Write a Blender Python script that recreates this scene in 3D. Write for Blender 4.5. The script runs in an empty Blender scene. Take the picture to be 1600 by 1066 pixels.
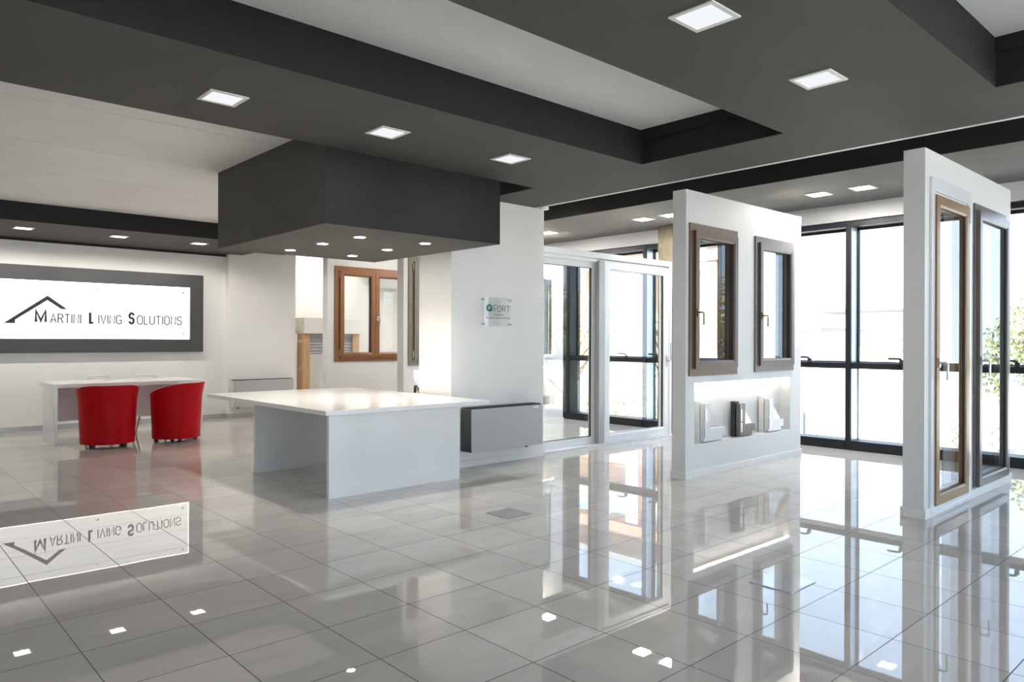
import bpy, bmesh, math, random
from mathutils import Vector, Matrix

random.seed(7)
sc = bpy.context.scene
COL = sc.collection

# ------------------------------------------------------------------ camera
F_PX, YAW, ROLL, CAM_H = 1145.0, 0.8302, 0.0034, 1.32
cam_data = bpy.data.cameras.new('camera')
cam_data.sensor_width = 36.0
cam_data.lens = F_PX / 1600.0 * 36.0
cam_data.clip_end = 400
cam = bpy.data.objects.new('camera', cam_data)
COL.objects.link(cam)
fw = Vector((math.cos(YAW), math.sin(YAW), 0))
r0 = Vector((math.sin(YAW), -math.cos(YAW), 0))
u0 = Vector((0, 0, 1))
rt = r0 * math.cos(ROLL) + u0 * math.sin(ROLL)
up = u0 * math.cos(ROLL) - r0 * math.sin(ROLL)
m = Matrix((rt, up, -fw)).transposed().to_4x4()
m.translation = Vector((0, 0, CAM_H))
cam.matrix_world = m
sc.camera = cam

# ------------------------------------------------------------------ sky, sun, daylight, exposure
world = bpy.data.worlds.new('sky')
sc.world = world
world.use_nodes = True
wn = world.node_tree
wn.nodes.clear()
w_out = wn.nodes.new('ShaderNodeOutputWorld')
w_bg = wn.nodes.new('ShaderNodeBackground')
w_tc = wn.nodes.new('ShaderNodeTexCoord')
w_sep = wn.nodes.new('ShaderNodeSeparateXYZ')
w_ramp = wn.nodes.new('ShaderNodeValToRGB')
w_ramp.color_ramp.elements[0].position = 0.0
w_ramp.color_ramp.elements[0].color = (0.70, 0.83, 1.0, 1)
w_ramp.color_ramp.elements[1].position = 0.7
w_ramp.color_ramp.elements[1].color = (0.50, 0.67, 1.0, 1)
w_bg.inputs['Strength'].default_value = 1.75
wn.links.new(w_tc.outputs['Generated'], w_sep.inputs[0])
wn.links.new(w_sep.outputs['Z'], w_ramp.inputs[0])
wn.links.new(w_ramp.outputs[0], w_bg.inputs['Color'])
wn.links.new(w_bg.outputs[0], w_out.inputs[0])

sun_data = bpy.data.lights.new('sun', 'SUN')
sun_data.energy = 11.0
sun_data.angle = 0.01
sun_data.color = (1.0, 0.95, 0.86)
sun = bpy.data.objects.new('sun', sun_data)
COL.objects.link(sun)
sun.location = (-10, -8, 14)
sun.rotation_euler = Vector((0.62, 0.34, -0.90)).to_track_quat('-Z', 'Y').to_euler()

def portal(loc, rot, sx, sy):
    d = bpy.data.lights.new('daylight_portal', 'AREA')
    d.shape = 'RECTANGLE'; d.size = sx; d.size_y = sy
    d.cycles.is_portal = True
    o = bpy.data.objects.new('daylight_portal', d)
    COL.objects.link(o); o.location = loc; o.rotation_euler = rot
portal((9.5, 2.45, 1.42), (0, math.radians(90), 0), 2.8, 12.9)       # right window front
d = bpy.data.lights.new('rear_fill', 'AREA'); d.shape = 'RECTANGLE'; d.size = 10.8; d.size_y = 2.7
d.energy = 34; d.color = (1.0, 0.97, 0.93)
o = bpy.data.objects.new('rear_fill', d); COL.objects.link(o)   # unseen fill lamp added outside the windows behind the camera
o.location = (3.3, -4.6, 1.45); o.rotation_euler = (math.radians(90), 0, 0)

sc.view_settings.view_transform = 'Standard'
sc.view_settings.look = 'None'
sc.view_settings.exposure = 1.27
sc.view_settings.gamma = 1.0
sc.view_settings.use_curve_mapping = False

# ------------------------------------------------------------------ materials
def new_mat(name):
    mt = bpy.data.materials.new(name); mt.use_nodes = True
    nt = mt.node_tree; nt.nodes.clear()
    out = nt.nodes.new('ShaderNodeOutputMaterial')
    return mt, nt, out

def paint(name, col, rough=0.5, var=0.06, scale=3.0, metal=0.0, spec=0.5, bump=0.0, bscale=60, coat=0.0, stretch=None):
    mt, nt, out = new_mat(name)
    b = nt.nodes.new('ShaderNodeBsdfPrincipled')
    tc = nt.nodes.new('ShaderNodeTexCoord')
    vec = tc.outputs['Object']
    if stretch:
        mp = nt.nodes.new('ShaderNodeMapping'); mp.inputs['Scale'].default_value = stretch
        nt.links.new(vec, mp.inputs[0]); vec = mp.outputs[0]
    n = nt.nodes.new('ShaderNodeTexNoise'); n.inputs['Scale'].default_value = scale; n.inputs['Detail'].default_value = 5
    nt.links.new(vec, n.inputs['Vector'])
    r = nt.nodes.new('ShaderNodeValToRGB')
    r.color_ramp.elements[0].position = 0.3; r.color_ramp.elements[1].position = 0.7
    r.color_ramp.elements[0].color = tuple(c * (1 - var) for c in col) + (1,)
    r.color_ramp.elements[1].color = tuple(min(1, c * (1 + var)) for c in col) + (1,)
    nt.links.new(n.outputs[0], r.inputs[0])
    nt.links.new(r.outputs[0], b.inputs['Base Color'])
    b.inputs['Roughness'].default_value = rough
    b.inputs['Metallic'].default_value = metal
    b.inputs['Specular IOR Level'].default_value = spec
    b.inputs['Coat Weight'].default_value = coat
    if bump:
        n2 = nt.nodes.new('ShaderNodeTexNoise'); n2.inputs['Scale'].default_value = bscale
        nt.links.new(tc.outputs['Object'], n2.inputs['Vector'])
        bp = nt.nodes.new('ShaderNodeBump'); bp.inputs['Strength'].default_value = bump; bp.inputs['Distance'].default_value = 0.01
        nt.links.new(n2.outputs[0], bp.inputs['Height']); nt.links.new(bp.outputs[0], b.inputs['Normal'])
    nt.links.new(b.outputs[0], out.inputs[0])
    return mt

def emit(name, col, strength):
    mt, nt, out = new_mat(name)
    e = nt.nodes.new('ShaderNodeEmission')
    e.inputs[0].default_value = tuple(col) + (1,); e.inputs[1].default_value = strength
    nt.links.new(e.outputs[0], out.inputs[0])
    return mt

def glass(name, tint=(0.96, 0.98, 0.98), refl=1.0):
    mt, nt, out = new_mat(name)
    t = nt.nodes.new('ShaderNodeBsdfTransparent'); t.inputs[0].default_value = tuple(tint) + (1,)
    g = nt.nodes.new('ShaderNodeBsdfGlossy'); g.inputs['Roughness'].default_value = 0.0
    g.inputs['Color'].default_value = (refl, refl, refl, 1)
    lw = nt.nodes.new('ShaderNodeLayerWeight'); lw.inputs['Blend'].default_value = 0.5
    pw = nt.nodes.new('ShaderNodeMath'); pw.operation = 'POWER'; pw.inputs[1].default_value = 4.3
    f = nt.nodes.new('ShaderNodeMath'); f.operation = 'MULTIPLY_ADD'; f.inputs[1].default_value = 0.94; f.inputs[2].default_value = 0.06
    nt.links.new(lw.outputs['Facing'], pw.inputs[0]); nt.links.new(pw.outputs[0], f.inputs[0])
    mx = nt.nodes.new('ShaderNodeMixShader')
    nt.links.new(f.outputs[0], mx.inputs[0]); nt.links.new(t.outputs[0], mx.inputs[1]); nt.links.new(g.outputs[0], mx.inputs[2])
    nt.links.new(mx.outputs[0], out.inputs[0])
    return mt

def tile_floor(name):
    mt, nt, out = new_mat(name)
    N = nt.nodes.new; L = nt.links.new
    tc = N('ShaderNodeTexCoord')
    sep = N('ShaderNodeSeparateXYZ'); L(tc.outputs['Object'], sep.inputs[0])
    def mth(op, a, b=None):
        k = N('ShaderNodeMath'); k.operation = op
        for i, v in enumerate((a, b)):
            if v is None: continue
            if isinstance(v, (int, float)): k.inputs[i].default_value = v
            else: L(v, k.inputs[i])
        return k.outputs[0]
    u = mth('DIVIDE', mth('SUBTRACT', sep.outputs['X'], 1.649), 0.4503)
    v = mth('DIVIDE', mth('SUBTRACT', sep.outputs['Y'], 3.057), 0.449)
    fu, fv = mth('FRACT', u), mth('FRACT', v)
    eu = mth('ABSOLUTE', mth('SUBTRACT', fu, 0.5)); ev = mth('ABSOLUTE', mth('SUBTRACT', fv, 0.5))
    edge = mth('MAXIMUM', eu, ev)
    grout = mth('GREATER_THAN', edge, 0.4945)
    cid = N('ShaderNodeCombineXYZ'); L(mth('FLOOR', u), cid.inputs[0]); L(mth('FLOOR', v), cid.inputs[1])
    wn_ = N('ShaderNodeTexWhiteNoise'); wn_.noise_dimensions = '3D'; L(cid.outputs[0], wn_.inputs['Vector'])
    # streaky cement look inside each tile
    mp = N('ShaderNodeMapping'); mp.inputs['Scale'].default_value = (1.0, 3.0, 1.0); L(tc.outputs['Object'], mp.inputs[0])
    add = N('ShaderNodeVectorMath'); add.operation = 'ADD'
    sc7 = N('ShaderNodeVectorMath'); sc7.operation = 'SCALE'; L(wn_.outputs['Color'], sc7.inputs[0]); sc7.inputs['Scale'].default_value = 9.0
    L(mp.outputs[0], add.inputs[0]); L(sc7.outputs[0], add.inputs[1])
    nz = N('ShaderNodeTexNoise'); nz.inputs['Scale'].default_value = 2.2; nz.inputs['Detail'].default_value = 8; nz.inputs['Roughness'].default_value = 0.6
    L(add.outputs[0], nz.inputs['Vector'])
    ramp = N('ShaderNodeValToRGB')
    ramp.color_ramp.elements[0].position = 0.25; ramp.color_ramp.elements[0].color = (0.50, 0.475, 0.445, 1)
    ramp.color_ramp.elements[1].position = 0.75; ramp.color_ramp.elements[1].color = (0.585, 0.56, 0.53, 1)
    L(nz.outputs[0], ramp.inputs[0])
    tone = N('ShaderNodeMapRange'); tone.inputs['To Min'].default_value = 0.93; tone.inputs['To Max'].default_value = 1.05
    L(wn_.outputs['Value'], tone.inputs['Value'])
    tv = N('ShaderNodeVectorMath'); tv.operation = 'SCALE'; L(ramp.outputs[0], tv.inputs[0]); L(tone.outputs[0], tv.inputs['Scale'])
    mix = N('ShaderNodeMix'); mix.data_type = 'RGBA'
    L(grout, mix.inputs['Factor']); L(tv.outputs[0], mix.inputs['A']); mix.inputs['B'].default_value = (0.055, 0.05, 0.048, 1)
    b = N('ShaderNodeBsdfPrincipled')
    L(mix.outputs['Result'], b.inputs['Base Color'])
    rg = mth('ADD', mth('MULTIPLY', grout, 0.5), 0.004); L(rg, b.inputs['Roughness'])
    b.inputs['IOR'].default_value = 1.5
    # slight per-tile lippage and surface wave in the polish
    off = N('ShaderNodeVectorMath'); off.operation = 'ADD'; L(tc.outputs['Object'], off.inputs[0]); L(sc7.outputs[0], off.inputs[1])
    n2 = N('ShaderNodeTexNoise'); n2.inputs['Scale'].default_value = 1.7; n2.inputs['Detail'].default_value = 1
    L(off.outputs[0], n2.inputs['Vector'])
    bp = N('ShaderNodeBump'); bp.inputs['Strength'].default_value = 0.035; bp.inputs['Distance'].default_value = 0.012
    L(n2.outputs[0], bp.inputs['Height']); L(bp.outputs[0], b.inputs['Normal'])
    L(b.outputs[0], out.inputs[0])
    return mt

def wood(name, c1, c2, rough=0.35, scale=(14, 14, 1.2)):
    mt, nt, out = new_mat(name)
    N = nt.nodes.new; L = nt.links.new
    tc = N('ShaderNodeTexCoord'); mp = N('ShaderNodeMapping'); mp.inputs['Scale'].default_value = scale
    L(tc.outputs['Object'], mp.inputs[0])
    n = N('ShaderNodeTexNoise'); n.inputs['Scale'].default_value = 4; n.inputs['Detail'].default_value = 8; n.inputs['Distortion'].default_value = 0.4
    L(mp.outputs[0], n.inputs['Vector'])
    r = N('ShaderNodeValToRGB'); r.color_ramp.elements[0].position = 0.3; r.color_ramp.elements[1].position = 0.7
    r.color_ramp.elements[0].color = tuple(c1) + (1,); r.color_ramp.elements[1].color = tuple(c2) + (1,)
    L(n.outputs[0], r.inputs[0])
    b = N('ShaderNodeBsdfPrincipled'); L(r.outputs[0], b.inputs['Base Color']); b.inputs['Roughness'].default_value = rough
    L(b.outputs[0], out.inputs[0])
    return mt

def brick(name):
    mt, nt, out = new_mat(name)
    N = nt.nodes.new; L = nt.links.new
    tc = N('ShaderNodeTexCoord')
    mp = N('ShaderNodeMapping'); mp.inputs['Rotation'].default_value = (math.radians(90), 0, math.radians(90))
    L(tc.outputs['Object'], mp.inputs[0])
    k = N('ShaderNodeTexBrick'); k.inputs['Scale'].default_value = 4.0
    k.inputs['Color1'].default_value = (0.42, 0.17, 0.11, 1); k.inputs['Color2'].default_value = (0.50, 0.22, 0.14, 1)
    k.inputs['Mortar'].default_value = (0.55, 0.5, 0.45, 1); k.inputs['Mortar Size'].default_value = 0.012
    L(mp.outputs[0], k.inputs['Vector'])
    b = N('ShaderNodeBsdfPrincipled'); L(k.outputs['Color'], b.inputs['Base Color']); b.inputs['Roughness'].default_value = 0.9
    L(b.outputs[0], out.inputs[0])
    return mt

M = {}
M['floor'] = tile_floor('polished_tile')
M['white_wall'] = paint('white_wall_paint', (0.80, 0.79, 0.77), 0.6, 0.015, 1.5, bump=0.02, bscale=150)
M['partition'] = paint('partition_paint', (0.71, 0.705, 0.70), 0.5, 0.012, 1.5, bump=0.015, bscale=150)
M['ceiling_white'] = paint('ceiling_white_paint', (0.80, 0.79, 0.77), 0.8, 0.04, 1.2, bump=0.05, bscale=40)
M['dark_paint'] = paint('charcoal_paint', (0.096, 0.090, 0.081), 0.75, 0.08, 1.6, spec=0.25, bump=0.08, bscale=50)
M['perimeter_lit'] = paint('window_lit_charcoal', (0.155, 0.148, 0.137), 0.75, 0.08, 1.6, spec=0.25, bump=0.08, bscale=50)  # charcoal made lighter: window light on this soffit is put into the colour
M['shaded_dark'] = paint('shaded_charcoal', (0.020, 0.0205, 0.022), 0.7, 0.06, 1.6, spec=0.25)  # charcoal made darker: the shade of upright faces is put into the colour
M['trim_white'] = paint('white_trim_paint', (0.78, 0.77, 0.74), 0.45, 0.02)
M['gypsum'] = paint('white_fascia_paint', (0.60, 0.60, 0.61), 0.6, 0.02)
M['anthracite'] = paint('anthracite_aluminium', (0.014, 0.016, 0.021), 0.4, 0.05, 4, spec=0.3)
M['mullion_sheen'] = paint('sky_lit_mullion', (0.52, 0.60, 0.68), 0.3, 0.03, 4, metal=0.6)  # pale tone with the skylight on the mullions in its colour
M['black'] = paint('black_plastic', (0.02, 0.02, 0.022), 0.4, 0.1, 8)
M['laminate'] = paint('white_laminate', (0.80, 0.80, 0.79), 0.16, 0.01, 2, coat=0.3)
M['red_leather'] = paint('red_leather', (0.43, 0.0008, 0.006), 0.42, 0.06, 5, spec=0.15, bump=0.05, bscale=220)
M['white_plastic'] = paint('white_plastic', (0.82, 0.82, 0.81), 0.3, 0.01, 4)
M['beech'] = wood('beech_wood', (0.50, 0.31, 0.16), (0.62, 0.41, 0.22))
M['steel'] = paint('satin_steel', (0.62, 0.62, 0.62), 0.28, 0.03, 6, metal=1.0)
M['chrome'] = paint('chrome', (0.75, 0.75, 0.76), 0.12, 0.01, 6, metal=1.0)
M['grey_metal'] = paint('silver_grey_sheet', (0.45, 0.455, 0.47), 0.38, 0.02, 2, metal=0.25)
M['dark_metal'] = paint('dark_grey_sheet', (0.07, 0.075, 0.08), 0.4, 0.04, 3, metal=0.2)
M['pale_grey'] = paint('pale_grey_plastic', (0.62, 0.62, 0.61), 0.4, 0.02, 4)
M['walnut'] = wood('walnut_foil', (0.105, 0.062, 0.040), (0.165, 0.100, 0.066), 0.32)
M['greybrown'] = wood('grey_brown_aluminium', (0.125, 0.105, 0.098), (0.17, 0.148, 0.138), 0.28)
M['oak'] = wood('golden_oak', (0.215, 0.115, 0.042), (0.31, 0.175, 0.068), 0.34)
M['cherry'] = wood('cherry_wood', (0.205, 0.083, 0.030), (0.28, 0.120, 0.046), 0.3)
M['olive'] = wood('grey_olive_foil', (0.17, 0.15, 0.115), (0.24, 0.21, 0.165), 0.4)
M['pine'] = wood('raw_pine', (0.50, 0.30, 0.15), (0.64, 0.42, 0.23), 0.6)
M['rubber'] = paint('black_gasket', (0.03, 0.028, 0.03), 0.6, 0.1, 8)
M['lining'] = paint('dark_brown_lining', (0.05, 0.042, 0.038), 0.5, 0.1, 6)
M['brass'] = paint('aged_brass', (0.30, 0.24, 0.13), 0.35, 0.06, 8, metal=0.9)
M['pvc'] = paint('white_pvc', (0.70, 0.71, 0.73), 0.22, 0.01, 3)
M['pvc_door'] = paint('white_door_pvc', (0.84, 0.85, 0.87), 0.25, 0.01, 3)
M['pvc_grey'] = paint('grey_aluminium_post', (0.40, 0.40, 0.40), 0.35, 0.02, 3, metal=0.3)
M['pane'] = glass('window_glass')
M['pane_tint'] = glass('tinted_glass', (0.82, 0.90, 0.93))
M['acrylic'] = glass('clear_acrylic', (0.985, 0.99, 0.99))
M['concrete'] = paint('raw_concrete', (0.13, 0.112, 0.078), 0.9, 0.35, 5, bump=0.3, bscale=18)
M['cement_board'] = paint('cream_insulation', (0.62, 0.60, 0.53), 0.9, 0.10, 9, bump=0.2, bscale=40)
M['slat_grey'] = paint('grey_shutter', (0.36, 0.37, 0.40), 0.45, 0.03, 4)
M['sign_lit'] = emit('lit_sign_panel', (1.0, 0.985, 0.94), 0.70)
M['sign_edge'] = emit('sign_light_strip', (1.0, 0.93, 0.78), 2.5)
M['sign_frame'] = paint('sign_frame_paint', (0.055, 0.055, 0.060), 0.55, 0.04, 2)
M['letter'] = paint('black_lettering', (0.012, 0.011, 0.010), 0.4, 0.05, 6)
M['letter_teal'] = paint('teal_lettering', (0.008, 0.21, 0.16), 0.4, 0.05, 6)
M['letter_grey'] = paint('grey_green_lettering', (0.13, 0.20, 0.18), 0.5, 0.05, 6)
M['lamp_off'] = emit('dim_lamp_diffuser', (0.95, 0.97, 1.0), 0.40)
M['lamp_on'] = emit('lit_lamp_diffuser', (1.0, 0.96, 0.88), 30.0)
M['lamp_warm'] = emit('warm_lamp_diffuser', (1.0, 0.93, 0.83), 3.5)
M['spot_on'] = emit('spot_diffuser', (1.0, 0.93, 0.82), 40.0)
M['niche_strip'] = emit('niche_light_strip', (1.0, 0.93, 0.80), 6.0)
M['hatch'] = paint('brushed_lid', (0.34, 0.34, 0.36), 0.25, 0.03, 6, metal=0.3)
M['hatch_polish'] = paint('polished_lid', (0.55, 0.55, 0.57), 0.02, 0.02, 6, spec=1.0)
M['ground'] = paint('pale_ground', (0.56, 0.53, 0.47), 0.95, 0.25, 0.6, bump=0.3, bscale=9)
M['stucco'] = paint('cream_stucco', (0.78, 0.75, 0.70), 0.9, 0.04, 2)
M['stucco_orange'] = paint('apricot_stucco', (0.66, 0.38, 0.25), 0.9, 0.06, 2)
M['roof'] = paint('grey_roof', (0.50, 0.47, 0.44), 0.9, 0.1, 4)
M['eave'] = paint('eave_boards', (0.16, 0.15, 0.15), 0.8, 0.1, 4)
M['shutter_blue'] = paint('blue_grey_glass', (0.22, 0.30, 0.36), 0.3, 0.1, 4)
M['brick'] = brick('red_brick')
M['leaf'] = paint('green_leaves', (0.33, 0.36, 0.17), 0.7, 0.35, 1.4)
M['leaf_dry'] = paint('yellow_green_leaves', (0.46, 0.41, 0.20), 0.7, 0.35, 1.4)
M['bark'] = paint('bark', (0.16, 0.12, 0.09), 0.9, 0.2, 8)
M['wire'] = paint('galvanised_wire', (0.40, 0.41, 0.42), 0.5, 0.05, 8, metal=0.4)

# ------------------------------------------------------------------ mesh helpers
class B:
    """collects shapes in world coordinates into one bmesh"""
    def __init__(s): s.bm = bmesh.new()
    def box(s, x0, x1, y0, y1, z0, z1):
        vs = [s.bm.verts.new((x, y, z)) for x in (x0, x1) for y in (y0, y1) for z in (z0, z1)]
        for f in ((0, 1, 3, 2), (4, 6, 7, 5), (0, 4, 5, 1), (2, 3, 7, 6), (0, 2, 6, 4), (1, 5, 7, 3)):
            s.bm.faces.new([vs[i] for i in f])
        return s
    def tube(s, pts, r, n=10, r2=None):
        pts = [Vector(p) for p in pts]; rings = []
        for i, p in enumerate(pts):
            a = pts[max(i - 1, 0)]; c = pts[min(i + 1, len(pts) - 1)]
            t = (c - a).normalized()
            ref = Vector((0, 0, 1)) if abs(t.z) < 0.9 else Vector((1, 0, 0))
            e1 = t.cross(ref).normalized(); e2 = t.cross(e1)
            rr = r if r2 is None else r + (r2 - r) * i / (len(pts) - 1)
            rings.append([s.bm.verts.new(p + (e1 * math.cos(2 * math.pi * k / n) + e2 * math.sin(2 * math.pi * k / n)) * rr) for k in range(n)])
        for a, c in zip(rings, rings[1:]):
            for k in range(n): s.bm.faces.new((a[k], a[(k + 1) % n], c[(k + 1) % n], c[k]))
        s.bm.faces.new(rings[0][::-1]); s.bm.faces.new(rings[-1])
        return s
    def poly(s, pts, d):
        """extrude a flat polygon by the vector d"""
        d = Vector(d)
        a = [s.bm.verts.new(p) for p in pts]; c = [s.bm.verts.new(Vector(p) + d) for p in pts]
        s.bm.faces.new(a); s.bm.faces.new(c[::-1]); n = len(a)
        for k in range(n): s.bm.faces.new((a[k], a[(k + 1) % n], c[(k + 1) % n], c[k]))
        return s
    def frame(s, x0, x1, y0, y1, z0, z1, w, wt=None, wb=None):
        """picture frame in the XZ plane with mitre-free bars, thickness y0..y1"""
        wt = w if wt is None else wt; wb = w if wb is None else wb
        s.box(x0, x0 + w, y0, y1, z0, z1); s.box(x1 - w, x1, y0, y1, z0, z1)
        s.box(x0 + w, x1 - w, y0, y1, z1 - wt, z1); s.box(x0 + w, x1 - w, y0, y1, z0, z0 + wb)
        return s
    def mitre(s, x0, x1, yb, yf, z0, z1, w, c=0.012):
        """frame of four mitred bars with a chamfered inner edge (front is yf)"""
        def ring(i, y): return [(x0 + i, y, z0 + i), (x1 - i, y, z0 + i), (x1 - i, y, z1 - i), (x0 + i, y, z1 - i)]
        prof = [ring(0, yb), ring(0, yf), ring(w - c * 2, yf), ring(w, yf + (c if yf < yb else -c)), ring(w, yb)]
        R = [[s.bm.verts.new(p) for p in q] for q in prof]
        for a, b in zip(R, R[1:] + R[:1]):
            for k in range(4): s.bm.faces.new((a[k], a[(k + 1) % 4], b[(k + 1) % 4], b[k]))
        return s
    def cells(s, xs, zs, y0, y1, holes):
        """wall slab in XZ; holes[(i,j)] = None (open) or a y to which the cell is recessed from the y0 side"""
        for i in range(len(xs) - 1):
            for j in range(len(zs) - 1):
                a = y0
                if (i, j) in holes:
                    if holes[(i, j)] is None: continue
                    a = holes[(i, j)]
                s.box(xs[i], xs[i + 1], a, y1, zs[j], zs[j + 1])
        return s

def finish(o, bevel, smooth):
    if smooth:
        for p in o.data.polygons: p.use_smooth = True
    if bevel:
        md = o.modifiers.new('bevel', 'BEVEL'); md.width = bevel; md.segments = 2; md.limit_method = 'ANGLE'

def mesh_obj(name, b, mat, parent=None, bevel=0, smooth=False, origin=None, weld=True):
    bm = b.bm if isinstance(b, B) else b
    bmesh.ops.recalc_face_normals(bm, faces=bm.faces)
    base = origin
    if parent is not None:
        top = parent
        while top.parent: top = top.parent
        base = Vector(top.get('_base', (0, 0, 0)))
    if base is not None: bmesh.ops.translate(bm, verts=bm.verts, vec=-Vector(base))
    me = bpy.data.meshes.new(name); bm.to_mesh(me); bm.free()
    o = bpy.data.objects.new(name, me); COL.objects.link(o)
    me.materials.append(mat)
    if parent is not None: o.parent = parent
    elif base is not None: o.location = base
    finish(o, bevel, smooth)
    return o

def thing(name, label, cat, base=(0, 0, 0), group=None, rotz=0.0):
    o = bpy.data.objects.new(name, None); COL.objects.link(o)
    o.location = base; o.rotation_euler = (0, 0, rotz)
    o['_base'] = tuple(base)
    o['label'] = label; o['category'] = cat
    if group: o['group'] = group
    return o

def local_thing(*a, **k):
    """a thing whose parts are given in its own coordinates"""
    o = thing(*a, **k); o['_base'] = (0.0, 0.0, 0.0); return o

def tag(o, label, cat, group=None, kind=None):
    o['label'] = label; o['category'] = cat
    if group: o['group'] = group
    if kind: o['kind'] = kind
    return o

def struct(name, b, mat, bevel=0, label=None):
    o = mesh_obj(name, b, mat, bevel=bevel); o['kind'] = 'structure'
    if label: o['label'] = label
    return o

def copy_tree(src, loc, rotz=None, label=None, group=None):
    r = src.copy(); COL.objects.link(r); r.location = loc
    if rotz is not None: r.rotation_euler = (0, 0, rotz)
    if label: r['label'] = label
    if group: r['group'] = group
    for ch in list(src.children):
        c = ch.copy(); COL.objects.link(c); c.parent = r
        for g in list(ch.children):
            d = g.copy(); COL.objects.link(d); d.parent = c
    return r

def text_bm(body, x0, x1, z0, z1, y, depth, bold=0.0, spacing=1.0):
    """flat lettering in the XZ plane facing -Y, stretched to the given box"""
    cu = bpy.data.curves.new('lettering', 'FONT'); cu.body = body
    cu.offset = bold; cu.space_character = spacing; cu.resolution_u = 4; cu.fill_mode = 'BOTH'
    tmp = bpy.data.objects.new('lettering', cu); COL.objects.link(tmp)
    bpy.context.view_layer.update()
    me = bpy.data.meshes.new_from_object(tmp.evaluated_get(bpy.context.evaluated_depsgraph_get()))
    bpy.data.objects.remove(tmp); bpy.data.curves.remove(cu)
    bm = bmesh.new(); bm.from_mesh(me); bpy.data.meshes.remove(me)
    bmesh.ops.remove_doubles(bm, verts=bm.verts, dist=1e-5)
    g = bmesh.ops.extrude_face_region(bm, geom=bm.faces[:])
    ev = [v for v in g['geom'] if isinstance(v, bmesh.types.BMVert)]
    for v in ev: v.co.z += 1.0
    xa = min(v.co.x for v in bm.verts); xb = max(v.co.x for v in bm.verts)
    ya = min(v.co.y for v in bm.verts); yb = max(v.co.y for v in bm.verts)
    for v in bm.verts:
        px = x0 + (v.co.x - xa) / (xb - xa) * (x1 - x0)
        pz = z0 + (v.co.y - ya) / (yb - ya) * (z1 - z0)
        v.co = Vector((px, y - v.co.z * depth, pz))
    return bm

def arc(cx, cy, rx, ry, a0, a1, n=10):
    return [(cx + rx * math.cos(math.radians(a0 + (a1 - a0) * k / n)), cy + ry * math.sin(math.radians(a0 + (a1 - a0) * k / n))) for k in range(n + 1)]
# letters as strokes in a unit-high box: (width, [(closed, points)])
GLYPH = {
    'A': (0.58, [(0, [(0, 0), (0.29, 1), (0.58, 0)]), (0, [(0.10, 0.33), (0.48, 0.33)])]),
    'R': (0.50, [(0, [(0, 0), (0, 1), (0.26, 1)] + arc(0.26, 0.76, 0.22, 0.24, 90, -90) + [(0, 0.52)]), (0, [(0.27, 0.52), (0.50, 0)])]),
    'T': (0.50, [(0, [(0, 1), (0.50, 1)]), (0, [(0.25, 1), (0.25, 0)])]),
    'I': (0.04, [(0, [(0.02, 0), (0.02, 1)])]),
    'N': (0.50, [(0, [(0, 0), (0, 1), (0.50, 0), (0.50, 1)])]),
    'L': (0.40, [(0, [(0, 1), (0, 0), (0.40, 0)])]),
    'V': (0.54, [(0, [(0, 1), (0.27, 0), (0.54, 1)])]),
    'G': (0.54, [(0, arc(0.26, 0.70, 0.26, 0.30, 20, 180) + arc(0.26, 0.30, 0.26, 0.30, 180, 270) + [(0.54, 0.08), (0.54, 0.45), (0.30, 0.45)])]),
    'S': (0.48, [(0, arc(0.24, 0.74, 0.23, 0.26, 10, 230, 14) + arc(0.24, 0.27, 0.24, 0.27, 60, -170, 14))]),
    'O': (0.54, [(1, arc(0.27, 0.70, 0.27, 0.30, 0, 180) + arc(0.27, 0.30, 0.27, 0.30, 180, 360))]),
    'U': (0.50, [(0, [(0, 1)] + arc(0.25, 0.26, 0.25, 0.26, 180, 360) + [(0.50, 1)])]),
    'M': (0.70, [(0, [(0, 0), (0, 1), (0.35, 0.12), (0.70, 1), (0.70, 0)])]),
    'Q': (0.90, [(1, arc(0.45, 0.5, 0.45, 0.5, 0, 350, 28)), (0, [(0.58, 0.22), (0.95, -0.02)])]),
    'F': (0.50, [(0, [(0, 0), (0, 1), (0.60, 1)])]),
    'f': (0.50, [(0, [(0, 0), (0, 1), (0.60, 1)])]),
}
def stroke(bm, pts, closed, w, y, depth):
    """ribbon of width w along pts (x, z), mitred at the corners, extruded towards -Y"""
    n = len(pts); L_, R_ = [], []
    V2 = [Vector(p) for p in pts]
    for i in range(n):
        if closed: a, c = V2[i - 1], V2[(i + 1) % n]
        else: a, c = V2[max(i - 1, 0)], V2[min(i + 1, n - 1)]
        d1 = (V2[i] - a) if (V2[i] - a).length > 1e-9 else (c - V2[i])
        d2 = (c - V2[i]) if (c - V2[i]).length > 1e-9 else d1
        d1 = d1.normalized(); d2 = d2.normalized()
        n1 = Vector((-d1.y, d1.x)); n2 = Vector((-d2.y, d2.x)); mm = n1 + n2
        mm = n1 if mm.length < 0.2 else mm.normalized()
        k = min(1.0 / max(0.28, mm.dot(n1)), 2.2) * w / 2
        e = Vector((0, 0))
        L_.append(V2[i] + mm * k); R_.append(V2[i] - mm * k)
    f_ = [[bm.verts.new((p.x, yy, p.y)) for p in S_] for S_ in (L_, R_) for yy in (y, y - depth)]
    l0, l1, r0_, r1_ = f_
    for i in range(n if closed else n - 1):
        j = (i + 1) % n
        bm.faces.new((l1[i], l1[j], r1_[j], r1_[i])); bm.faces.new((l0[i], r0_[i], r0_[j], l0[j]))
        bm.faces.new((l0[i], l0[j], l1[j], l1[i])); bm.faces.new((r0_[i], r1_[i], r1_[j], r0_[j]))
    if not closed:
        for i in (0, n - 1): bm.faces.new((l0[i], l1[i], r1_[i], r0_[i]))
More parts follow.
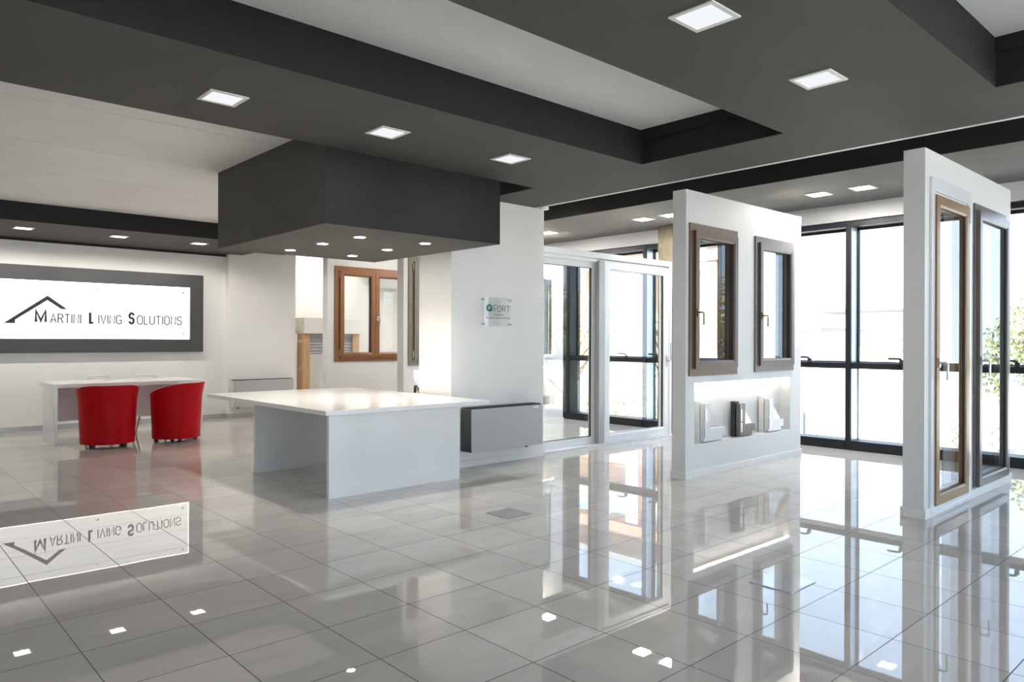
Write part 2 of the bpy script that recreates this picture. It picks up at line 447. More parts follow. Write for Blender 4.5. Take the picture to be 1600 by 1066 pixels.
def word_bms(word, x0, x1, z0, z1, y, depth, sw, gap=0.20):
    """one bmesh per letter of a word fitted into x0..x1, z0..z1"""
    tot = sum(GLYPH[c][0] for c in word) + gap * (len(word) - 1)
    sx = (x1 - x0 - sw) / tot; sz = z1 - z0 - sw; out = []; px = x0 + sw / 2
    for c in word:
        wd, strokes = GLYPH[c]; bm = bmesh.new()
        for cl, pts in strokes: stroke(bm, [(px + p[0] * sx, z0 + sw / 2 + p[1] * sz) for p in pts], cl, sw, y, depth)
        out.append(bm); px += (wd + gap) * sx
    return out

def merge_bm(b, bm):
    me = bpy.data.meshes.new('tmp'); bm.to_mesh(me); bm.free(); b.bm.from_mesh(me); bpy.data.meshes.remove(me)

# ------------------------------------------------------------------ the setting
XL, XR, YF, YB = -3.0, 9.2, -4.0, 13.2       # left wall, window front, rear wall, back wall
Z1 = 2.834                                   # dark soffit
ZC = 3.125                                   # coffer ceiling
struct('floor', B().box(XL, XR, YF, YB, -0.12, 0.0), M['floor'])

# back wall with the sign, pier, and the deeper wall to its right
struct('wall_back', B().box(XL, 4.815, 12.5, 13.4, 0, 3.3).box(4.815, 6.02, 12.36, 13.4, 0, 3.3).box(6.02, XR + 0.2, 13.2, 13.4, 0, 3.5), M['white_wall'])
struct('wall_left', B().box(XL - 0.2, XL, YF, 13.4, 0, 3.5), M['white_wall'])
struct('wall_rear', B().box(XL, -2.2, YF - 0.2, YF, 0, 3.5).box(8.8, XR + 0.2, YF - 0.2, YF, 0, 3.5).box(-2.2, 8.8, YF - 0.2, YF, 2.9, 3.5), M['white_wall'])
struct('baseboard_back', B().box(XL, 4.815, 12.488, 12.5, 0, 0.07).box(4.80, 6.03, 12.348, 12.36, 0, 0.07).box(4.803, 4.815, 12.36, 12.5, 0, 0.07).box(6.02, XR, 13.188, 13.2, 0, 0.07), M['grey_metal'])

# column of plaster beside the table
struct('column', B().box(4.61, 5.95, 5.97, 6.535, 0, 2.95), M['white_wall'], bevel=0.003)
struct('baseboard_column', B().box(4.598, 5.962, 5.958, 6.547, 0, 0.07), M['trim_white'], bevel=0.002)

# roof slab, white coffer ceilings, dark beams
struct('ceiling', B().box(XL, 5.95, YF, 5.0, ZC, 3.6).box(XL, 5.95, 5.0, 13.4, 3.24, 3.6), M['ceiling_white'])
g = B()
ys = [5.0, 6.02, 7.32, 8.62, 10.75]
for a, c in zip(ys, ys[1:]): g.box(XL, 5.06, a + 0.006, c - 0.006, 3.0, 3.2)
struct('ceiling_slabs', g, M['ceiling_white'])
struct('ceiling_slab_joints', B().box(XL, 5.06, 5.0, 10.7, 3.010, 3.22), M['pale_grey'])
for nm, a, c in (('ceiling_beam_near', 1.275, 2.60), ('ceiling_beam_middle', 3.88, 5.20)):
    b = B().box(XL, 5.05, a, c, Z1, ZC)
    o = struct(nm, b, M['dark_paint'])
    o.data.materials.append(M['shaded_dark'])
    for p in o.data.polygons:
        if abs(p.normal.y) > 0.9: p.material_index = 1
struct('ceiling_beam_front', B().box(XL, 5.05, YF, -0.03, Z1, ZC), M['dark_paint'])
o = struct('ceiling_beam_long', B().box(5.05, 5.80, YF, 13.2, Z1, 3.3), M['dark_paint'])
o.data.materials.append(M['shaded_dark'])
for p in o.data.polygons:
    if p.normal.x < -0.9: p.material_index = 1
# stepped ledge along the ends of the coffers
g = B()
for a, c in ((-0.03, 1.275), (2.60, 3.88)):
    g.box(5.025, 5.05, a, c, 3.04, ZC).box(5.038, 5.05, a, c, Z1, Z1 + 0.012)
struct('trim_1', g, M['shaded_dark'])
struct('trim_2', B().box(5.80, 5.835, YF, 13.2, Z1 - 0.004, Z1 + 0.05), M['trim_white'])
# soffit over the sign wall
o = struct('ceiling_beam_back', B().box(XL, 5.05, 10.65, 12.5, 2.77, 3.2).box(4.4, 5.05, 12.3, 12.36, 2.77, 3.2), M['dark_paint'])
o.data.materials.append(M['shaded_dark'])
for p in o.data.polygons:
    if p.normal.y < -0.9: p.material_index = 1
struct('shadow_gap_strip', B().box(XL, 4.815, 12.47, 12.5, 2.735, 2.77), M['shaded_dark'])  # dark strip painted in for the shadow gap between soffit and wall
# perimeter soffit along the windows with its dark fascia
o = struct('ceiling_perimeter', B().box(7.33, XR + 0.1, YF, 13.2, 3.02, 3.5), M['perimeter_lit'])
o.data.materials.append(M['shaded_dark'])
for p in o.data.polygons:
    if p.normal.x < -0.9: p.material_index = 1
struct('ceiling_gap', B().box(5.8, 7.33, YF, 13.2, 3.42, 3.6), M['shaded_dark'])
struct('ceiling_roof', B().box(XL - 0.2, XR + 0.3, YF - 0.2, 13.4, 3.6, 3.75), M['ceiling_white'])
struct('wall_right', B().box(9.14, 9.36, YF, 13.2, 2.815, 3.5).box(9.14, 9.36, 8.86, 13.2, 0, 2.815).box(9.14, 9.36, YF, -3.93, 0, 2.815), M['gypsum'], bevel=0.003)
struct('concrete_column', B().box(8.88, 9.09, 6.27, 6.53, 0, 3.02), M['concrete'], bevel=0.006)

# ------------------------------------------------------------------ window front (right): one bay per window
mull = [8.62, 6.945, 5.40, 3.853, 2.31, 0.765, -0.78, -2.325, -3.87]
handles = {1: (7.35, 7.98), 2: (6.76,), 3: (4.39,), 4: (3.29,), 5: (2.15,)}
for n, (a, c) in enumerate(zip(mull, mull[1:]), 1):
    hi, lo = a - 0.0, c
    f = B()
    # mullion on the high side (a) shared with the next bay: built with this bay
    MW = 0.031
    if n == 1: f.box(9.10, 9.36, 8.50, 8.87, 0.0, 2.80)
    else: f.box(9.10, 9.36, a - MW, a + MW, 0.0, 2.80)
    if n == 1: a = 8.50 + MW
    f.box(9.11, 9.36, c + MW, a - MW, 2.735, 2.80)
    f.box(9.09, 9.36, c + MW, a - MW, 0.0, 0.115)
    f.box(9.12, 9.35, c + MW, a - MW, 0.995, 1.068)
    if n == len(mull) - 1: f.box(9.10, 9.36, c - MW, c + MW, 0.0, 2.80)
    w = struct('window_%d' % n, f, M['anthracite'], bevel=0.003)
    if n > 1: mesh_obj('mullion_lit_side', B().box(9.125, 9.285, a - MW - 0.004, a - MW, 1.07, 2.733).box(9.125, 9.285, a - MW - 0.004, a - MW, 0.117, 0.993), M['mullion_sheen'], w)  # pale strip paints the sky's light on the mullion's side
    s = B()
    s.box(9.285, 9.33, c + MW, c + MW + 0.02, 1.068, 2.735).box(9.285, 9.33, a - MW - 0.024, a - MW - 0.004, 1.068, 2.735)
    s.box(9.285, 9.33, c + MW, a - MW, 2.705, 2.735).box(9.285, 9.33, c + MW, a - MW, 1.068, 1.083)
    mesh_obj('sash', s, M['anthracite'], w)
    mesh_obj('pane', B().box(9.300, 9.310, c + MW + 0.02, a - MW - 0.024, 1.083, 2.705).box(9.300, 9.310, c + MW, a - MW - 0.004, 0.115, 0.995), M['pane'], w)
    for hy in handles.get(n, ()):
        h = B().box(9.085, 9.125, hy - 0.075, hy - 0.035, 1.068, 1.115).tube([(9.09, hy - 0.06, 1.118), (9.08, hy - 0.02, 1.128), (9.075, hy + 0.085, 1.128)], 0.013, 8)
        mesh_obj('handle', h, M['black'], w, bevel=0.002)
# glazing behind the camera
for n, (a, c) in enumerate(((-2.2, 0.55), (0.55, 3.3), (3.3, 6.05), (6.05, 8.8)), 20):
    w = struct('window_%d' % n, B().frame(a, c, YF - 0.14, YF - 0.04, 0.0, 2.9, 0.06), M['anthracite'])
    mesh_obj('pane', B().box(a + 0.06, c - 0.06, YF - 0.095, YF - 0.085, 0.06, 2.84), M['pane'], w)

# ------------------------------------------------------------------ dropped hood with spots above the table
hood = thing('ceiling_hood', 'large dark grey box hood hanging over the white table with lit spots', 'ceiling hood', (3.705, 6.3, 2.235))
b = B().box(2.78, 4.60, 5.205, 7.42, 2.235, 2.999)
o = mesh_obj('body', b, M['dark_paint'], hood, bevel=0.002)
o.data.materials.append(M['shaded_dark'])
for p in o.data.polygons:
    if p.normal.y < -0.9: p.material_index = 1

# ------------------------------------------------------------------ recessed lights
def beam(t, energy, col, angle, radius, blend=0.6):
    """the lamp's own downward light"""
    if radius > 0.05:
        d = bpy.data.lights.new('lamp', 'AREA'); d.shape = 'SQUARE'; d.size = radius * 2; d.energy = energy; d.color = col
    else:
        d = bpy.data.lights.new('lamp', 'SPOT'); d.energy = energy; d.color = col
        d.spot_size = math.radians(angle); d.spot_blend = blend; d.shadow_soft_size = radius
    o = bpy.data.objects.new('lamp', d); COL.objects.link(o); o.parent = t; o.location = (0, 0, -0.012 - radius * 0.2)
def square_light(name, label, s, z, mat, group):
    t = local_thing(name, label, 'ceiling light', (0, 0, z), group)
    f = B(); h = s / 2; w = s * 0.10
    f.box(-h, -h + w, -h, h, -0.008, 0.0).box(h - w, h, -h, h, -0.008, 0.0)
    f.box(-h + w, h - w, -h, -h + w, -0.008, 0.0).box(-h + w, h - w, h - w, h, -0.008, 0.0)
    mesh_obj('frame', f, M['trim_white'], t, bevel=0.002)
    mesh_obj('diffuser', B().box(-h + w, h - w, -h + w, h - w, -0.004, 0.0), mat, t)
    return t
def spread(proto, spots, z, group):
    for i, (x, y, lab) in enumerate(spots):
        if i == 0: proto.location = (x, y, z); proto['label'] = lab
        else: copy_tree(proto, (x, y, z), label=lab)
p = square_light('recessed_light', '', 0.24, Z1, M['lamp_off'], 'square lights in the dark beams')
beam(p, 2.6, (1.0, 0.97, 0.93), 160, 0.09)
spread(p, [(1.752, 4.60, 'square white light farthest left in the dark beam in front of the hood'),
           (2.92, 4.54, 'square white light in the middle of the beam in front of the hood'),
           (4.09, 4.50, 'square white light in the beam nearest the hood\'s right corner'),
           (2.955, 1.915, 'large square white light in the near beam, cut by the photo\'s top edge'),
           (4.14, 1.925, 'square white light in the near beam above the tall door displays')], Z1, None)
p = square_light('perimeter_light', '', 0.24, 3.02, M['lamp_on'], 'lit square lights along the window soffit')
beam(p, 10, (1.0, 0.95, 0.87), 160, 0.09)
spread(p, [(8.165, 8.08, 'lit square light above the sliding door, beside the white column'),
           (8.215, 6.29, 'lit square light above the right leaf of the sliding door'),
           (8.215, 5.84, 'lit square light half hidden behind the partition with two brown windows'),
           (8.28, 3.84, 'lit square light, left of the pair between the two right partitions'),
           (8.28, 3.35, 'lit square light, right of the pair between the two right partitions'),
           (8.165, 8.55, 'lit square light just peeking out behind the white column'),
           (8.2, 10.6, 'lit square light above the display with the cherry window'),
           (8.2, 11.1, 'lit square light in the window soffit close to the back wall')], 3.02, None)
p = square_light('soffit_light', '', 0.22, 2.77, M['lamp_warm'], 'warm lights over the sign wall')
beam(p, 19, (1.0, 0.95, 0.87), 172, 0.015, 0.3)
spread(p, [(1.74, 11.34, 'warm square light left above the lit sign'),
           (2.865, 11.32, 'warm square light in the middle above the lit sign'),
           (3.955, 11.30, 'warm square light above the right end of the sign, beside the hood'),
           (0.62, 11.34, 'warm square light above the sign beyond the photo\'s left edge')], 2.77, None)
spots = [(3.342, 6.98, 'small lit spot in the hood\'s underside, back left'), (3.342, 6.31, 'small lit spot in the hood\'s underside, middle left'),
         (3.367, 5.68, 'small lit spot in the hood\'s underside, front left'), (4.05, 6.98, 'small lit spot in the hood\'s underside, back right'),
         (4.03, 6.27, 'small lit spot in the hood\'s underside, middle right'), (4.03, 5.62, 'small lit spot in the hood\'s underside, front right')]
p = local_thing('hood_spot', '', 'spotlight', (0, 0, 2.235), 'spots under the hood')
bm = B()
n = 24
def disc(b, r0_, r1_, z0, z1):
    ri = [[b.bm.verts.new((r * math.cos(2 * math.pi * k / n), r * math.sin(2 * math.pi * k / n), z)) for k in range(n)] for r, z in ((r0_, z1), (r1_, z1), (r1_, z0), (r0_, z0))]
    for a, c in zip(ri, ri[1:] + ri[:1]):
        for k in range(n): b.bm.faces.new((a[k], a[(k + 1) % n], c[(k + 1) % n], c[k]))
    return b
mesh_obj('ring', disc(B(), 0.047, 0.058, -0.007, 0.0), M['trim_white'], p)
mesh_obj('diffuser', B().tube([(0, 0, 0), (0, 0, -0.004)], 0.047, 24), M['spot_on'], p)
beam(p, 17, (1.0, 0.95, 0.87), 104, 0.035, 0.9)
spread(p, spots, 2.235, None)
# added fill spots, out of view in the slot between the two soffits
p = local_thing('added_fill_spot', '', 'spotlight', (0, 0, 3.42), 'added fill spots in the slot above the displays')
mesh_obj('ring', disc(B(), 0.047, 0.058, -0.007, 0.0), M['trim_white'], p)
mesh_obj('diffuser', B().tube([(0, 0, 0), (0, 0, -0.004)], 0.047, 24), M['spot_on'], p)
beam(p, 55, (1.0, 0.94, 0.85), 150, 0.035, 0.7)
spread(p, [(6.5, 7.0, 'added fill spot hidden in the dark slot behind the sliding door'), (6.5, 9.1, 'added fill spot hidden in the dark slot in front of the cherry window'), (6.9, 12.55, 'added fill spot hidden in the dark slot above the shutter box sample')], 3.42, None)

# small detector on the white trim beside the column
o = mesh_obj('motion_detector', B().tube([(5.845, 5.86, Z1 - 0.004), (5.845, 5.86, Z1 - 0.03)], 0.05, 20), M['white_plastic'], origin=(5.845, 5.86, Z1)); tag(o, 'small round white detector under the ceiling edge beside the column', 'detector')

# ------------------------------------------------------------------ lit sign
sx0, sx1 = 1.33, 4.412
sign = thing('wall_sign', 'wide backlit company sign in a dark grey frame above the desk', 'sign', (2.87, 12.5, 1.125))
mesh_obj('frame', B().frame(sx0, sx1, 12.40, 12.498, 1.125, 2.385, 0.207, 0.21, 0.207), M['sign_frame'], sign, bevel=0.003)
mesh_obj('light_strip', B().frame(sx0 + 0.207, sx1 - 0.207, 12.452, 12.475, 1.332, 2.175, 0.018), M['sign_edge'], sign)
pn = mesh_obj('lit_panel', B().box(sx0 + 0.225, sx1 - 0.225, 12.43, 12.445, 1.35, 2.157), M['sign_lit'], sign)
pn['label'] = 'glowing white panel'
mesh_obj('sign_back', B().box(sx0 + 0.207, sx1 - 0.207, 12.478, 12.497, 1.332, 2.175), M['trim_white'], sign)
for x in (1.63, 2.866, 4.10):
    for z in (1.414, 2.088):
        mesh_obj('screw', B().tube([(x, 12.43, z), (x, 12.422, z)], 0.014, 14), M['steel'], sign)
TY = 12.43
for body, x0, x1, z1, sw in (('M', 2.045, 2.198, 1.752, 0.034), ('ARTINI', 2.235, 2.640, 1.700, 0.0145), ('L', 2.738, 2.815, 1.745, 0.034), ('IVING', 2.862, 3.190, 1.700, 0.0145),
                             ('S', 3.282, 3.374, 1.748, 0.032), ('OLUTIONS', 3.405, 4.080, 1.704, 0.0145)):
    for bm in word_bms(body, x0, x1, 1.556, z1, TY, 0.006, sw): mesh_obj('letter', bm, M['letter'], sign)
P = [(1.675, 1.550), (2.203, 1.957), (2.453, 1.767), (2.379, 1.767), (2.203, 1.893), (1.81, 1.600), (1.81, 1.550)]
mesh_obj('roof_logo', B().poly([(x, TY, z) for x, z in P], (0, -0.006, 0)), M['letter'], sign)

# ------------------------------------------------------------------ desk under the sign
desk = thing('reception_desk', 'long white desk below the lit sign with red tub chairs in front', 'desk', (2.86, 10.86, 0))
mesh_obj('desktop', B().box(1.94, 3.76, 10.53, 11.45, 0.712, 0.76), M['laminate'], desk, bevel=0.002)
mesh_obj('side_panel', B().box(1.94, 1.982, 10.535, 11.22, 0, 0.711), M['laminate'], desk, bevel=0.002)
mesh_obj('side_panel', B().box(3.70, 3.742, 10.535, 11.22, 0, 0.711), M['laminate'], desk, bevel=0.002)
mesh_obj('modesty_panel', B().box(1.982, 3.70, 10.98, 11.0, 0.255, 0.711), M['laminate'], desk, bevel=0.002)

# ------------------------------------------------------------------ red tub chairs
def tub_chair(name, label, loc, rot, group):
    t = local_thing(name, label, 'armchair', loc, group, rot)
    # shell: back at local -Y, opening towards +Y
    def prof(k, h):                       # radius of the outer skin at height fraction h
        return 0.292 + 0.030 * h + 0.030 * max(0, h - 0.72) ** 1.2 * 4
    bm = bmesh.new(); nu, nv = 48, 12; amax = math.radians(128)
    outer = []; inner = []
    for i in range(nu + 1):
        a = -amax + 2 * amax * i / nu
        k = abs(a) / amax
        top = 0.765 - 0.15 * (max(0, (k - 0.25)) / 0.75) ** 1.6
        co, ci = [], []
        for j in range(nv + 1):
            h = j / nv; z = 0.045 + (top - 0.045) * h
            r = prof(k, (z - 0.045) / 0.72)
            ex = 1.03
            x, y = r * math.sin(a) * ex, -r * math.cos(a)
            co.append(bm.verts.new((x, y, z)))
            th = 0.085 - 0.035 * h
            zi = max(z, 0.20) if j else 0.20
            x, y = (r - th) * math.sin(a) * ex, -(r - th) * math.cos(a)
            ci.append(bm.verts.new((x, y, zi - (0.006 if j == nv else 0))))
        outer.append(co); inner.append(ci)
    for i in range(nu):
        for j in range(nv):
            bm.faces.new((outer[i][j], outer[i + 1][j], outer[i + 1][j + 1], outer[i][j + 1]))
            bm.faces.new((inner[i][j], inner[i][j + 1], inner[i + 1][j + 1], inner[i + 1][j]))
        bm.faces.new((outer[i][nv], outer[i + 1][nv], inner[i + 1][nv], inner[i][nv]))
        bm.faces.new((outer[i][0], inner[i][0], inner[i + 1][0], outer[i + 1][0]))
    for i in (0, nu):
        for j in range(nv):
            bm.faces.new((outer[i][j], outer[i][j + 1], inner[i][j + 1], inner[i][j]))
    sh = mesh_obj('shell', bm, M['red_leather'], t, bevel=0, smooth=True)
    md = sh.modifiers.new('bevel', 'BEVEL'); md.width = 0.014; md.segments = 3; md.limit_method = 'ANGLE'; md.angle_limit = math.radians(40)
    # seat cushion, front rounded
    pts = []
    for i in range(40):
        a = 2 * math.pi * i / 40
        x, y = 0.232 * math.sin(a), -0.225 * math.cos(a)
        if y > 0: y *= 1.28
        pts.append((x, y, 0.27))
    st = mesh_obj('seat_cushion', B().poly(pts, (0, 0, 0.16)), M['red_leather'], t, smooth=False)
    md = st.modifiers.new('bevel', 'BEVEL'); md.width = 0.03; md.segments = 3; md.limit_method = 'ANGLE'; md.angle_limit = math.radians(40)
    bs = []
    for i in range(40):
        a = 2 * math.pi * i / 40
        x, y = 0.285 * math.sin(a), -0.28 * math.cos(a)
        bs.append((x, y, 0.05))
    mesh_obj('base', B().poly(bs, (0, 0, 0.22)), M['red_leather'], t, bevel=0.01)
    for k in range(4):
        a = math.radians(45 + 90 * k); x, y = 0.24 * math.cos(a), 0.24 * math.sin(a)
        mesh_obj('foot', B().tube([(x, y, 0.0), (x, y, 0.052)], 0.022, 14), M['black'], t)
    # piping seam down the side of the back
    sm = B()
    a = math.radians(62)
    sm.tube([((prof(0, h) + 0.0005) * math.sin(a) * 1.03, -(prof(0, h) + 0.0005) * math.cos(a), 0.06 + 0.66 * h) for h in [q / 10 for q in range(11)]], 0.003, 6)
    mesh_obj('seam', sm, M['red_leather'], t)
    return t
tub_chair('tub_armchair', 'red leather tub armchair seen from behind, left one at the desk', (2.435, 10.09, 0), math.radians(-8), 'red tub armchairs')
tub_chair('tub_armchair', 'red leather tub armchair turned leftwards, right one at the desk', (3.245, 10.10, 0), math.radians(38), 'red tub armchairs')

# ------------------------------------------------------------------ white shell chairs behind the desk
def shell_chair(name, label, loc, rot):
    t = local_thing(name, label, 'chair', loc, 'white shell chairs behind the desk', rot)
    # profile from seat front to top of back (local: back towards +Y)
    pr = [(-0.22, 0.435), (-0.18, 0.45), (-0.10, 0.442), (0.0, 0.43), (0.10, 0.435), (0.165, 0.47), (0.195, 0.54), (0.205, 0.60), (0.215, 0.66), (0.225, 0.70), (0.232, 0.74), (0.240, 0.785), (0.246, 0.82)]
    wd = [0.19, 0.215, 0.23, 0.23, 0.225, 0.22, 0.215, 0.21, 0.205, 0.20, 0.185, 0.165, 0.13]
    nu = 16; bm = bmesh.new(); rows = []
    for i, ((y, z), w) in enumerate(zip(pr, wd)):
        row = []
        for k in range(nu + 1):
            s = -1 + 2 * k / nu
            lift = 0.045 * abs(s) ** 2.5
            if i < 5: row.append(bm.verts.new((w * s, y, z + lift)))
            else: row.append(bm.verts.new((w * s, y - lift, z)))
        rows.append(row)
    for i in range(len(rows) - 1):
        for k in range(nu):
            if i in (9, 10) and 4 <= k < nu - 4: continue          # hand hole
            bm.faces.new((rows[i][k], rows[i][k + 1], rows[i + 1][k + 1], rows[i + 1][k]))
    sh = mesh_obj('shell', bm, M['white_plastic'], t, smooth=True)
    md = sh.modifiers.new('solid', 'SOLIDIFY'); md.thickness = 0.012
    md = sh.modifiers.new('sub', 'SUBSURF'); md.levels = 1; md.render_levels = 2
    for sx in (-1, 1):
        for sy in (-1, 1):
            mesh_obj('leg', B().tube([(0.10 * sx, 0.0 + 0.09 * sy, 0.42), (0.215 * sx, 0.22 * sy, 0.0)], 0.016, 10, 0.010), M['beech'], t)
    br = B()
    for sx in (-1, 1):
        br.tube([(0.12 * sx, -0.11, 0.36), (-0.15 * sx, 0.15, 0.26)], 0.004, 6).tube([(0.10 * sx, -0.10, 0.41), (0.10 * sx, 0.10, 0.41)], 0.005, 6)
    mesh_obj('brace', br, M['black'], t)
    return t
shell_chair('shell_chair', 'white plastic shell chair behind the desk, above the left red armchair', (2.70, 11.42, 0), math.radians(5))
shell_chair('shell_chair', 'white plastic shell chair with wooden legs seen between the red armchairs', (3.265, 11.32, 0), math.radians(-4))

# ------------------------------------------------------------------ big white table
tb = thing('display_table', 'large white table with slab legs under the dark hood', 'table', (3.69, 6.5, 0))
mesh_obj('tabletop', B().box(2.84, 4.555, 5.30, 7.86, 0.717, 0.755), M['laminate'], tb, bevel=0.003)
mesh_obj('leg_panel', B().box(2.98, 4.36, 5.505, 5.545, 0, 0.716), M['laminate'], tb, bevel=0.002)
mesh_obj('leg_panel', B().box(3.02, 4.36, 7.07, 7.11, 0, 0.716), M['laminate'], tb, bevel=0.002)

# ------------------------------------------------------------------ fan coil heaters
def heater(name, label, x0, x1, yb, yf, z0, z1, badge_x):
    t = thing(name, label, 'radiator', ((x0 + x1) / 2, yb, z0))
    mesh_obj('body', B().box(x0, x1, yf + 0.012, yb, z0, z1 - 0.012), M['dark_metal'] if yf < 6 else M['pale_grey'], t, bevel=0.004)
    mesh_obj('front_panel', B().box(x0 + 0.004, x1, yf, yf + 0.012, z0, z1 - 0.014), M['grey_metal'], t, bevel=0.003)
    g = B().box(x0 + 0.01, x1 - 0.01, yf + 0.02, yb - 0.01, z1 - 0.012, z1 - 0.004)
    for k in range(4): g.box(x0 + 0.02, x1 - 0.02, yf + 0.03 + k * 0.03, yf + 0.042 + k * 0.03, z1 - 0.004, z1)
    mesh_obj('top_grille', g, M['black'], t)
    mesh_obj('badge', B().box(badge_x, badge_x + 0.085, yf - 0.003, yf, z1 - 0.045, z1 - 0.027), M['chrome'], t, bevel=0.001)
    mesh_obj('drain_valve', B().tube([(badge_x - 0.02 if yf < 6 else x0 + 0.11, yf + 0.08, z0), (badge_x - 0.02 if yf < 6 else x0 + 0.11, yf + 0.08, z0 - 0.025)], 0.016, 12), M['black'], t)
    return t
heater('fan_heater', 'grey wall heater low on the white column beside the table', 4.73, 5.75, 5.956, 5.78, 0.178, 0.632, 5.60)
heater('fan_heater', 'grey wall heater on the back wall behind the white table', 4.84, 5.915, 12.347, 12.20, 0.185, 0.648, 5.77)

# ------------------------------------------------------------------ acrylic sign on the column
pl = thing('acrylic_sign', 'small clear acrylic company plate with green lettering on the white column', 'sign', (5.213, 5.97, 1.475))
mesh_obj('plate', B().box(4.998, 5.428, 5.925, 5.932, 1.475, 1.787), M['acrylic'], pl)
for x in (5.02, 5.406):
    for z in (1.50, 1.763):
        mesh_obj('standoff', B().tube([(x, 5.97, z), (x, 5.917, z)], 0.011, 14), M['steel'], pl)
mesh_obj('bold_letter', word_bms('Q', 5.046, 5.128, 1.634, 1.712, 5.924, 0.002, 0.020)[0], M['letter_teal'], pl)
for bm in word_bms('F', 5.140, 5.186, 1.634, 1.705, 5.924, 0.002, 0.007) + word_bms('f', 5.160, 5.186, 1.634, 1.672, 5.924, 0.002, 0.007) + word_bms('ORT', 5.200, 5.386, 1.632, 1.704, 5.924, 0.002, 0.007):
    mesh_obj('letter', bm, M['letter_grey'], pl)
lb = B(); merge_bm(lb, text_bm('serramenti', 5.152, 5.288, 1.593, 1.612, 5.924, 0.0015, 0.0)); merge_bm(lb, text_bm('di qualita per eccellenza', 5.046, 5.386, 1.556, 1.579, 5.924, 0.0015, 0.0))
mesh_obj('small_lettering', lb, M['letter_grey'], pl)

# ------------------------------------------------------------------ display partitions
T = 0.15
PH = 2.775
def partition(label, x0, x1, y, openings):
    t = thing('display_partition', label, 'partition wall', ((x0 + x1) / 2, y + T / 2, 0), 'white display partitions')
    xs = sorted({x0, x1} | {o[0] for o in openings} | {o[1] for o in openings})
    zs = sorted({0.0, PH} | {o[2] for o in openings} | {o[3] for o in openings})
    holes = {}
    for (a, c, d, e, deep) in openings:
        for i in range(len(xs) - 1):
            for j in range(len(zs) - 1):
                if xs[i] >= a - 1e-6 and xs[i + 1] <= c + 1e-6 and zs[j] >= d - 1e-6 and zs[j + 1] <= e + 1e-6:
                    holes[(i, j)] = None if deep is None else y + deep
    mesh_obj('panel', B().cells(xs, zs, y, y + T, holes), M['partition'], t)
    bb = B()
    bb.box(x0 - 0.012, x1 + 0.012, y - 0.014, y, 0, 0.075).box(x0 - 0.012, x1 + 0.012, y + T, y + T + 0.014, 0, 0.075)
    bb.box(x0 - 0.014, x0, y, y + T, 0, 0.075).box(x1, x1 + 0.014, y, y + T, 0, 0.075)
    mesh_obj('skirting', bb, M['trim_white'], t, bevel=0.002)
    for (a, c, d, e, deep) in openings:
        if deep is not None:
            mesh_obj('light_strip', B().box(a + 0.01, c - 0.01, y + 0.02, y + 0.05, e - 0.012, e - 0.002), M['niche_strip'], t)['label'] = 'glowing strip under the niche top'
    return t

def lever(b, x, y, z, L=0.12, drop=True):
    """tilt-and-turn handle: rose, neck, hanging grip"""
    b.box(x - 0.016, x + 0.016, y - 0.012, y, z - 0.035, z + 0.035)
    b.tube([(x, y - 0.01, z), (x, y - 0.052, z + 0.002), (x + 0.004, y - 0.062, z - 0.01), (x + 0.006, y - 0.060, z - L)], 0.009, 10)
    return b

def sample_window(label, fr, sh, y, mat, ws, fo=0.015, so=0.04, pd=0.06, hinge='right', hmat='brass', leaves=1, hz=None, wf=0.10):
    """window sample set in a partition: flat outer frame fr and a sash sh (x0, x1, z0, z1) standing proud of it"""
    x0, x1, z0, z1 = fr
    t = thing('sample_window', label, 'window', ((x0 + x1) / 2, y, z0))
    mesh_obj('frame', B().mitre(x0, x1, y + 0.05, y - fo, z0, z1, wf, 0.008), mat, t)
    mesh_obj('lining', B().frame(x0 + 0.045, x1 - 0.045, y + 0.05, y + T + 0.012, z0 + 0.045, z1 - 0.045, 0.05), M['lining'], t)
    yf = y - so; yp = yf + pd
    xs = [sh[0] + (sh[1] - sh[0]) * k / leaves for k in range(leaves + 1)]
    for n_ in range(leaves):
        a = xs[n_] + (0.003 if n_ else 0); c = xs[n_ + 1] - (0.003 if n_ < leaves - 1 else 0)
        s = mesh_obj('sash', B().mitre(a, c, yp + 0.03, yf, sh[2], sh[3], ws, 0.010), mat, t)
        mesh_obj('gasket', B().frame(a + ws - 0.002, c - ws + 0.002, yf + 0.014, yp, sh[2] + ws - 0.002, sh[3] - ws + 0.002, 0.006), M['rubber'], s)
        mesh_obj('pane', B().box(a + ws - 0.004, c - ws + 0.004, yp, yp + 0.024, sh[2] + ws - 0.004, sh[3] - ws + 0.004), M['pane'], s)
        if n_ == leaves - 1:
            hx = a + ws * 0.42 if (hinge == 'right' or leaves > 1) else c - ws * 0.42
            mesh_obj('handle', lever(B(), hx, yf, hz if hz else (z0 + z1) / 2 - 0.06), M[hmat], s, bevel=0.002)
        sd = hinge if leaves == 1 else ('left' if n_ == 0 else 'right')
        hx = (c + 0.008) if sd == 'right' else (a - 0.008)
        for zz in (sh[2] + 0.07, sh[3] - 0.07):
            mesh_obj('hinge', B().tube([(hx, y - fo - 0.008, zz - 0.05), (hx, y - fo - 0.008, zz + 0.05)], 0.009, 10), M['chrome'], t)
    return t

